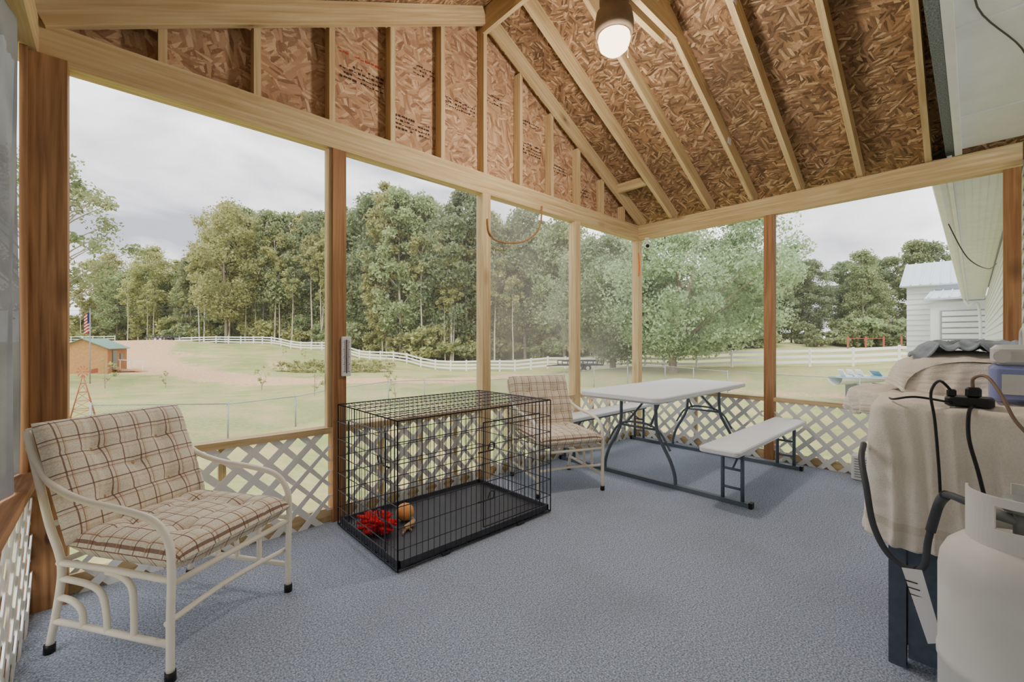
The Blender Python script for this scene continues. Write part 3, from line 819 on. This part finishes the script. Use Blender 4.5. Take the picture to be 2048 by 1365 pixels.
me = bpy.data.meshes.new('ground'); me.from_pydata(verts.tolist(), [], faces.tolist())
me.polygons.foreach_set('use_smooth', [True]*len(faces))
path = [(-62, 78, 5), (-54, 62, 4.5), (-40, 46, 4.2), (-33, 40, 3.6), (-25, 37, 2.8), (-17, 35, 2.4), (-9, 36, 2.0), (0, 40, 1.5)]
dirt = np.zeros_like(E)
def seg_d(a, b_):
    ax, ay = a; bx, by = b_; L2 = (bx-ax)**2+(by-ay)**2
    t = np.clip(((E-ax)*(bx-ax)+(N_-ay)*(by-ay))/L2, 0, 1)
    return np.hypot(E-(ax+t*(bx-ax)), N_-(ay+t*(by-ay)))
for i in range(len(path)-1):
    d = seg_d(path[i][:2], path[i+1][:2]); w = (path[i][2]+path[i+1][2])/2
    dirt = np.maximum(dirt, np.clip(1.3-d/w, 0, 1))
d = seg_d((12, 26), (17, 22)); dirt = np.maximum(dirt, .55*np.clip(1.3-d/1.6, 0, 1))
d = seg_d((-26, 48), (-10, 50)); dirt = np.maximum(dirt, .6*np.clip(1.3-d/2.2, 0, 1))
d = seg_d((-45, 58), (-30, 55)); dirt = np.maximum(dirt, .5*np.clip(1.3-d/3.2, 0, 1))
at = me.attributes.new('dirt', 'FLOAT', 'POINT'); at.data.foreach_set('value', dirt.reshape(-1).astype(np.float32))
me.materials.append(M['lawn']); me.update()
sc.collection.objects.link(bpy.data.objects.new('ground', me))

# trees
def tree_mesh(name, H, R, cb, ncl, nleaf, ls, tr, seed, mats, off=(0, 0), cone=0., rc=.27, nbr=18):
    r = np.random.default_rng(seed); b = MB(); rd = random.Random(seed)
    top = (off[0]*.8, off[1]*.8, H*.93)
    tp = [(0, 0, -.3), (rd.uniform(-.2, .2)+off[0]*.1, 0, H*.25), (off[0]*.4+rd.uniform(-.4, .4), off[1]*.4+rd.uniform(-.4, .4), H*.55), top]
    b.tube(tp, tr, 7, 0, 4, [tr*1.3, tr, tr*.65, tr*.15])
    u = r.random(ncl); zz = cb*H+(H-cb*H)*u
    env = np.sqrt(np.clip(1-(2*u-1)**2, .04, 1))*(1-cone*u)
    an = r.random(ncl)*2*math.pi; rr = R*env*np.sqrt(r.random(ncl)*.85+.15)
    C = np.stack([off[0]*(zz/H)**.8+rr*np.cos(an), off[1]*(zz/H)**.8+rr*np.sin(an), zz], -1)
    for i in range(min(nbr, ncl)):
        c = C[i]; zb = max(cb*H*.6, c[2]-rr[i]*.8-.5); t = zb/H
        p0 = (off[0]*.5*t, off[1]*.5*t, zb)
        mid = ((p0[0]*.5+c[0]*.5), (p0[1]*.5+c[1]*.5), p0[2]*.4+c[2]*.6)
        b.tube([p0, mid, tuple(c)], tr*.3, 5, 0, 3, [tr*.38, tr*.22, tr*.06], cap=False)
    ci = r.integers(0, ncl, nleaf); sz = rc*R*(.5+.9*r.random(ncl))
    dv = r.normal(size=(nleaf, 3)); dv /= np.linalg.norm(dv, axis=1)[:, None]
    rad = (r.random(nleaf)**.6)[:, None]*sz[ci][:, None]
    P = C[ci]+dv*rad*np.array([1, 1, .75])
    P[:, 2] = np.maximum(P[:, 2], .2)
    a = r.normal(size=(nleaf, 3)); a /= np.linalg.norm(a, axis=1)[:, None]
    c2 = np.cross(a, r.normal(size=(nleaf, 3))); c2 /= np.linalg.norm(c2, axis=1)[:, None]
    s = ls*(.6+.8*r.random(nleaf))[:, None]
    V = np.stack([P-a*s, P+c2*s*.55, P+a*s, P-c2*s*.55], 1).reshape(-1, 3)
    nb = len(b.v); F = (np.arange(nleaf*4).reshape(-1, 4)+nb).tolist()
    me = bpy.data.meshes.new(name); me.from_pydata(b.v+V.tolist(), [], b.f+F)
    for mm in mats: me.materials.append(M[mm])
    me.polygons.foreach_set('material_index', [0]*len(b.f)+[1]*nleaf)
    me.update(); return me
def put_tree(me, name, e, n, s=1., rot=0., parent=None, sz=None):
    x, y = W(e, n); o = bpy.data.objects.new(name, me); sc.collection.objects.link(o)
    o.location = (x, y, H1(e, n)-.1); o.rotation_euler = (0, 0, rot); o.scale = (s, s, s*(sz or 1))
    if parent: o.parent = parent
    return o
tl = empty('tree_line')
protos = []
specs = [(24, 5.4, .20, 110, 14500, .23, .20, 'leaf1'), (24, 4.3, .13, 110, 13500, .23, .17, 'leaf2'), (22, 5.2, .20, 110, 14500, .24, .20, 'leaf3'),
         (25, 3.6, .12, 110, 12000, .23, .15, 'leaf1'), (20, 5.2, .06, 120, 15000, .24, .17, 'leaf2'), (23, 4.4, .30, 80, 9000, .23, .15, 'leaf1')]
for i, (H_, R_, cb, ncl, nl, ls, tr, lm) in enumerate(specs):
    protos.append(tree_mesh('forest_tree_%d' % i, H_, R_, cb, ncl, nl, ls, tr, 11+i, ['bark2' if i % 2 else 'bark', lm], cone=.3 if i in (1, 3) else .0, rc=.30))
bush = tree_mesh('shrub', 3.2, 2.2, .05, 30, 3500, .20, .05, 77, ['bark', 'leaf2'], nbr=5)
bush2 = tree_mesh('shrub_light', 2.6, 2.4, .05, 30, 3500, .20, .05, 78, ['bark', 'leaf1'], nbr=5)
gplant = tree_mesh('garden_plant', 1.4, 1.0, .0, 26, 900, .07, .015, 79, ['bark', 'leaf1'], nbr=12)
pine_bare = tree_mesh('bare_trunk_tree', 22, 3.0, .60, 30, 3200, .25, .13, 91, ['bark2', 'leaf1'], nbr=10)
rd = random.Random(5)
edge = [(-100, 98, 21), (-85, 96, 20), (-72, 95, 23), (-66, 94, 27), (-60, 93, 31), (-53, 92, 29), (-46, 90, 31), (-38, 88, 27), (-32, 84, 30), (-26, 80, 30), (-20, 76, 32), (-14, 73, 29), (-8, 71, 28), (-3, 70, 25), (3, 69, 24), (10, 68, 23), (18, 70, 18), (27, 74, 17)]
def lerp_edge(t):
    k = min(int(t*(len(edge)-1)), len(edge)-2); f = t*(len(edge)-1)-k
    return [edge[k][j]*(1-f)+edge[k+1][j]*f for j in range(3)]
for row in range(4):
    nt = (50, 50, 50, 44)[row]
    for i in range(nt):
        e, n, hh = lerp_edge((i+rd.random()*.8)/nt)
        n += row*5+rd.uniform(-2, 2); e += rd.uniform(-1.2, 1.2)
        me_ = protos[rd.randrange(len(protos))]
        H_ = specs[protos.index(me_)][0]
        put_tree(me_, 'tree', e, n, hh/H_*rd.uniform(.66, 1.0), rd.uniform(0, 6.28), tl)
for i in range(42):
    e, n, hh = lerp_edge(rd.random()*.9); put_tree(pine_bare, 'tree', e, n-2-rd.random()*3, hh/24*rd.uniform(.5, .9), rd.uniform(0, 6), tl)
for i in range(150):
    e, n, hh = lerp_edge(rd.random()); put_tree(rd.choice([bush, bush2]), 'shrub', e, n-1+rd.uniform(-2.0, 8), rd.uniform(.8, 2.2), rd.uniform(0, 6), tl)
put_tree(protos[0], 'tree', -56, 84, 1.14, 1.0, tl); put_tree(protos[1], 'tree', -18.5, 71, 1.18, 2.0, tl); put_tree(protos[3], 'tree', -21, 72, 1.15, 4.0, tl)
tr_ = empty('distant_tree_line')
for i in range(80):
    e = rd.uniform(26, 125); n = rd.uniform(68, 84)+ (e-28)*.05
    me_ = protos[rd.choice([2, 4, 1])]; put_tree(me_, 'tree', e, n, rd.uniform(.44, .66)*(1.0+.25*(e-28)/60), rd.uniform(0, 6), tr_)
for i in range(40):
    put_tree(bush, 'shrub', rd.uniform(26, 90), rd.uniform(66, 72), rd.uniform(.8, 1.5), rd.uniform(0, 6), tr_)
oak = tree_mesh('oak_tree', 12.6, 7.0, .16, 170, 75000, .12, .26, 201, ['bark', 'leaf4'], off=(2.2, -1.6), rc=.22, nbr=26)
put_tree(oak, 'oak_tree', 12.4, 33, 1.0, 0)
oak2 = tree_mesh('oak_tree', 12.0, 5.4, .12, 120, 50000, .13, .24, 202, ['bark', 'leaf4'], off=(-.5, .5), rc=.25, nbr=20)
put_tree(oak2, 'oak_tree', 9.4, 40, 1.0, 1)
sp = tree_mesh('sparse_tree', 15, 5.0, .35, 60, 9000, .12, .2, 203, ['bark', 'leaf2'], rc=.2, nbr=60)
put_tree(sp, 'yard_tree', -30.5, 27.5, 1.0, .4)
sap = tree_mesh('sapling', 2.2, .7, .35, 10, 350, .055, .025, 204, ['bark', 'leaf1'])
for e, n in ((-17.5, 30), (-25, 31), (-11.5, 25), (-27.5, 29), (-9.5, 33), (-6.5, 24), (-32, 60), (-28, 58), (-24, 57)): put_tree(sap, 'sapling', e, n, rd.uniform(.6, 1.0), rd.random()*6)
gb = empty('garden_plants')
for i in range(40): put_tree(gplant, 'garden_plant', -24+(i % 20)*.55+rd.uniform(-.2, .2), 45+(i//20)*1.8+rd.uniform(-.3, .3), rd.uniform(.5, 1.0), rd.random()*6, gb)

# white rail fence
b = MB()
fp = [(-66, 80), (-62, 80), (-47, 78), (-31, 70), (-19, 62), (-8, 56), (-1.5, 53), (6, 48), (10, 43), (13.5, 38), (20.4, 34), (28, 31), (40, 27)]
acc = []
for i in range(len(fp)-1):
    a_, c_ = Vector(fp[i]), Vector(fp[i+1]); L = (c_-a_).length; n = max(1, round(L/2.4))
    for k in range(n): acc.append(a_.lerp(c_, k/n))
acc.append(Vector(fp[-1]))
pw = [(*W(p.x, p.y), H1(p.x, p.y)) for p in acc]
for i, p in enumerate(pw):
    b.box(p[0]-.075, p[0]+.075, p[1]-.075, p[1]+.075, p[2]-.2, p[2]+1.4)
    if i:
        q = pw[i-1]
        for z in (.35, .77, 1.2): b.beam((q[0], q[1], q[2]+z), (p[0], p[1], p[2]+z), .045, .20)
b.obj('white_rail_fence', ['vinyl'])
b = MB(); pw = []
for k in range(22):
    e, n = -110+k*2.0, 76-.12*k; pw.append((*W(e, n), H1(e, n)))
for i, p in enumerate(pw):
    b.box(p[0]-.05, p[0]+.05, p[1]-.05, p[1]+.05, p[2]-.2, p[2]+1.3)
    if i:
        q = pw[i-1]
        for z in (.4, .8, 1.2): b.beam((q[0], q[1], q[2]+z), (p[0], p[1], p[2]+z), .03, .1)
b.obj('white_rail_fence', ['vinyl'])

# chain link fence
b = MB()
cp = [(-10.8, 11), (-9.6, 14.5), (-7.8, 20), (-2.2, 29), (4.0, 33), (10, 28), (12.6, 21), (14.6, 18), (18.5, 15.5)]
acc = []
for i in range(len(cp)-1):
    a_, c_ = Vector(cp[i]), Vector(cp[i+1]); L = (c_-a_).length; n = max(1, round(L/2.6))
    for k in range(n): acc.append(a_.lerp(c_, k/n))
acc.append(Vector(cp[-1]))
pw = [Vector((*W(p.x, p.y), H1(p.x, p.y))) for p in acc]
for i, p in enumerate(pw):
    b.tube([(p.x, p.y, p.z-.1), (p.x, p.y, p.z+1.28)], .028, 6, 0, 1)
    if i:
        q = pw[i-1]; up = Vector((0, 0, 1)); b.tube([q+up*1.22, p+up*1.22], .02, 6, 0, 1)
        d = p-q; L = d.length; n = int(L/.075)
        for k in range(-16, n):
            for sg in (0, 1):
                t0, t1 = k/n, (k+16)/n; z0_, z1_ = .03, 1.2
                if t0 < 0: z0_ = .03+(0-t0)/(t1-t0)*1.17; t0 = 0
                if t1 > 1: z1_ = z0_+(1-t0)/(t1-t0)*(1.2-z0_); t1 = 1
                if sg: z0_, z1_ = 1.23-z0_, 1.23-z1_
                A = q+d*t0+up*z0_; B = q+d*t1+up*z1_; w_ = up*.003
                b.poly([A-w_, B-w_, B+w_, A+w_])
b.obj('chain_link_fence', ['galv'])

# garden shed
def gable_shed(name, e, n, yaw, w, d, hw_, hr, mats, extra=None):
    b = MB()
    b.box(-w/2, w/2, -d/2, d/2, -.6, hw_, 0)
    for y in (-d/2, d/2):
        q = [(-w/2, y, hw_), (w/2, y, hw_), (0, y, hr)]; b.poly(q, 0)
    for s_ in (-1, 1):
        dx = w/2+.2; sl = (hr-hw_)/(w/2)
        b.beam((0, 0, hr+.04), (s_*dx, 0, hr+.04-sl*dx), d+.4, .06, (0, 0, 1), 1)
    if extra: extra(b)
    x, y = W(e, n)
    return b.obj(name, mats, None, Matrix.Translation((x, y, H1(e, n))) @ Matrix.Rotation(yaw, 4, 'Z'))
def ex1(b):
    b.box(1.6, 1.66, -1.2, -.3, .2, 1.9, 2); b.box(1.6, 1.66, .5, 1.1, 1.0, 1.6, 2)
    for k in range(16): b.box(1.60, 1.625, -2.2+k*.28, -2.18+k*.28, 0, 2.1, 3)
    b.beam((1.65, .2-.9, .25), (4.2, .2-.9, -.1), 1.0, .06, (0, 0, 1), 0)
    for x in (1.8, 2.6, 3.4): b.box(x, x+.06, -.25, -.2, 0, 1.0, 4)
    b.beam((1.7, -.22, 1.05), (3.6, -.22, .85), .05, .08, (0, 0, 1), 4)
gable_shed('garden_shed', -37, 38, -.3, 3.2, 4.4, 2.1, 2.9, ['shedwood', 'greenroof', 'glass_dark', 'rust', 'vinyl'], ex1)

# white metal barn at right, beyond the house
b = MB()
b.box(25, 29.4, -4.2, 1.95, -2, 3.65, 0)
z = -1.4
while z < 3.6: b.box(24.96, 25.0, -4.2, 1.95, z, z+.10, 0); z += .22
b.poly([(25, 1.95, 3.6), (29.4, 1.95, 3.6), (27.2, 1.95, 4.65)], 0)
b.poly([(25, -4.2, 3.6), (29.4, -4.2, 3.6), (27.2, -4.2, 4.65)], 0)
b.beam((24.6, -1.1, 3.52), (27.2, -1.1, 4.76), 6.5, .06, (0, 0, 1), 1); b.beam((27.2, -1.1, 4.76), (29.8, -1.1, 3.52), 6.5, .06, (0, 0, 1), 1)
y = -4.2
while y < 2.1: b.beam((24.6, y, 3.57), (27.2, y, 4.81), .05, .05, (0, 0, 1), 1); y += .3
b.box(21.5, 25, -2.2, 1.05, -2, 2.6, 0)
b.box(21.44, 21.5, -1.9, .8, -2, 2.3, 2)
z = -1.3
while z < 2.2: b.box(21.40, 21.44, -1.85, .75, z, z+.15, 0); z += .2
b.beam((21.2, -.6, 2.70), (25, -.6, 3.30), 3.6, .06, (0, 0, 1), 1)
for s in range(14): b.beam((21.2, -2.3+s*.26, 2.75), (25, -2.3+s*.26, 3.35), .04, .05, (0, 0, 1), 1)
b.obj('metal_barn', ['siding', 'metalroof', 'galv'])

# utility trailer
def trailer(name, e, n, yaw, s=1.):
    b = MB()
    b.box(-2, 2, -.9, .9, .55, .66, 0)
    for x in (-2, -1, 0, 1, 2):
        for y in (-.9, .9): b.box(x-.04, x+.04, y-.04, y+.04, .6, 1.0, 0)
    for y in (-.9, .9): b.box(-2, 2, y-.035, y+.035, .95, 1.03, 0)
    b.beam((-2, 0, .58), (-3.3, 0, .5), .1, .1); b.beam((-2, -.6, .58), (-3.2, 0, .5), .08, .08); b.beam((-2, .6, .58), (-3.2, 0, .5), .08, .08)
    for y in (-.9, .9): b.beam((2, y, .6), (2.3, y, 1.9), .06, .06)
    for z in (.8, 1.2, 1.6, 1.88): b.beam((2+(z-.6)*.23, -.9, z), (2+(z-.6)*.23, .9, z), .05, .05)
    for x in (-.4, .4):
        for y in (-1.05, 1.05):
            b.tube([(x, y-.1, .35), (x, y+.1, .35)], .35, 18, 1, 1); b.tube([(x, y-.11, .35), (x, y+.11, .35)], .16, 12, 2, 1)
    for y in (-1.05, 1.05): b.box(-.85, .85, y-.13, y+.13, .74, .78, 0)
    x, y = W(e, n)
    return b.obj(name, ['dsteel', 'rubber', 'vinyl'], None, Matrix.Translation((x, y, H1(e, n))) @ Matrix.Rotation(yaw, 4, 'Z') @ Matrix.Scale(s, 4))
trailer('utility_trailer', 6.6, 41.5, .2-.82); trailer('utility_trailer', -60, 74, -.8, 1.1)

# flag pole
x, y = W(-29.5, 30); gz = H1(-29.5, 30)
b = MB(); b.tube([(x, y, gz), (x, y, 3.4)], .035, 8, 0, 1)
b.lathe([(0, 3.4), (.06, 3.43), (.06, 3.48), (0, 3.5)], (x, y, 0), 12, 0)
wv = lambda u: .08*math.sin(u*9)
dx, dy = -.95*.7325, .95*.681
for k in range(13):
    def ff(u, v, k=k): return (x+dx*u*.45+.1*wv(u), y+dy*u*.45+wv(u), 3.3-k*.11-.11*v-.25*u)
    b.grid(ff, 12, 1, 1 if k % 2 == 0 else 2)
def fc(u, v): return (x+dx*u*.2+.1*wv(u*.45)+.01, y+dy*u*.2+wv(u*.45)-.02, 3.3-.77*v-.25*u*.45)
b.grid(fc, 6, 2, 3)
b.obj('flagpole', ['galv', 'flagred', 'flagwhite', 'flagblue'])
# ornamental windmill
x, y = W(-15.2, 15.2); gz = H1(-15.2, 15.2)
b = MB(); tp = Vector((x, y, gz+1.55))
base = [Vector((x+a*.32, y+c*.32, gz)) for a, c in ((1, 1), (-1, 1), (-1, -1), (1, -1))]
for i, p in enumerate(base):
    b.tube([p, tp], .014, 5, 0, 1)
    for f in (.2, .4, .6, .8):
        q = base[(i+1) % 4]; b.tube([p.lerp(tp, f), q.lerp(tp, f)], .009, 4, 0, 1); b.tube([p.lerp(tp, f), q.lerp(tp, f-.2)], .007, 4, 0, 1)
rt = Vector((.7325, -.681, 0)); up = Vector((0, 0, 1))
for k in range(10):
    a = k*.628; d_ = rt*math.cos(a)+up*math.sin(a); s_ = rt*-math.sin(a)+up*math.cos(a)
    b.poly([tp+up*.1+d_*.05, tp+up*.1+d_*.22+s_*.04, tp+up*.1+d_*.22-s_*.03])
b.beam(tp+up*.1, tp+up*.1+Vector((.2, .25, 0)), .01, .02); b.poly([tp+up*.02+Vector((.2, .25, 0)), tp+up*.02+Vector((.38, .45, 0)), tp+up*.2+Vector((.38, .45, 0)), tp+up*.17+Vector((.2, .25, 0))])
b.obj('garden_windmill', ['rust'])
b = MB()
for e in (47, 49.5, 52, 54.5, 57):
    x, y = W(e, 60); b.box(x-.1, x+.1, y-.1, y+.1, H1(e, 60)-.2, H1(e, 60)+1.9)
x0_, y0_ = W(47, 60); x1_, y1_ = W(52, 60); b.beam((x0_, y0_, H1(47, 60)+1.6), (x1_, y1_, H1(52, 60)+1.6), .06, .08)
b.obj('paddock_posts', ['rust'])

# small boat
b = MB()
def hull(u, v):
    x = -1.7+3.4*u; wd = .62*(1-max(0, (u-.45)/.55)**2.2)+.02; a = -math.pi/2+v*math.pi
    return (x, wd*math.sin(a), .85-.45*math.cos(a)*(1-.35*u)+.12*u)
b.grid(hull, 24, 12, 0)
b.grid(lambda u, v: (-1.7+3.4*u, (.62*(1-max(0, (u-.45)/.55)**2.2)+.02)*(2*v-1), .84+.12*u+.03*(1-(2*v-1)**2)), 24, 4, 1)
for x in (-1.2, -.75, -.3): b.beam((x, 0, .87), (x-.22, 0, 1.25), .42, .06, (1, 0, 0), 2); b.box(x, x+.3, -.2, .2, .85, .95, 2)
b.beam((.5, 0, .95), (.3, 0, 1.2), .7, .02, (1, 0, 0), 1)
for x in (-.8, .6): b.box(x-.05, x+.05, -.5, .5, -.3, .5, 3)
x, y = W(16.6, 20.0)
b.obj('motor_boat', ['vinyl', 'boatblue', 'plastic', 'steel'], None, Matrix.Translation((x, y, H1(16.6, 20.0)+.38)) @ Matrix.Rotation(-.85, 4, 'Z') @ Matrix.Scale(.85, 4))

# power lines
b = MB()
for k in range(3):
    p = (*W(-110, 86), 8.6-k*.8); q = (*W(-50, 86), 8.6-k*.8)
    mid = tuple((Vector(p)+Vector(q))/2-Vector((0, 0, .5))); b.tube([p, mid, q], .03, 4, 0, 5)
x, y = W(-50, 86.3); b.tube([(x, y, 0), (x, y, 9)], .13, 8, 0, 1)
b.obj('power_line', ['rubber'])

# ------------------------------------------------------------------ world, light, camera
w = bpy.data.worlds.new('overcast_sky'); sc.world = w; w.use_nodes = True
t = w.node_tree; t.nodes.clear()
out = t.nodes.new('ShaderNodeOutputWorld'); bg = t.nodes.new('ShaderNodeBackground')
tc_ = t.nodes.new('ShaderNodeTexCoord'); mp = t.nodes.new('ShaderNodeMapping'); mp.inputs['Scale'].default_value = (1, 1, 2.6)
mp.inputs['Location'].default_value = (.35, .2, .5)
nz = t.nodes.new('ShaderNodeTexNoise'); nz.inputs['Scale'].default_value = 3.0; nz.inputs['Detail'].default_value = 7; nz.inputs['Distortion'].default_value = .35
rp = t.nodes.new('ShaderNodeValToRGB')
rp.color_ramp.elements[0].position = .36; rp.color_ramp.elements[0].color = (.30, .305, .35, 1)
rp.color_ramp.elements[1].position = .64; rp.color_ramp.elements[1].color = (1, 1, 1, 1)
t.links.new(tc_.outputs['Generated'], mp.inputs[0]); t.links.new(mp.outputs[0], nz.inputs[0]); t.links.new(nz.outputs[0], rp.inputs[0])
t.links.new(rp.outputs[0], bg.inputs[0]); bg.inputs[1].default_value = 1.4; t.links.new(bg.outputs[0], out.inputs[0])
sd = bpy.data.lights.new('sun', 'SUN'); sd.energy = 1.4; sd.angle = math.radians(45); sd.color = (1, .98, .94)
so = bpy.data.objects.new('sun', sd); sc.collection.objects.link(so)
so.rotation_euler = Vector((-.45, -.35, .8)).to_track_quat('Z', 'Y').to_euler()

cd = bpy.data.cameras.new('camera'); cd.sensor_width = 36; cd.lens = 36*858/2048; cd.clip_start = .02; cd.clip_end = 1000
co = bpy.data.objects.new('camera', cd); sc.collection.objects.link(co)
co.location = (0, 0, 1.22); co.rotation_euler = (math.pi/2, 0, -math.asin(.681))
sc.camera = co
sc.view_settings.view_transform = 'AgX'; sc.view_settings.look = 'None'; sc.view_settings.exposure = 1.22; sc.view_settings.gamma = 1.05
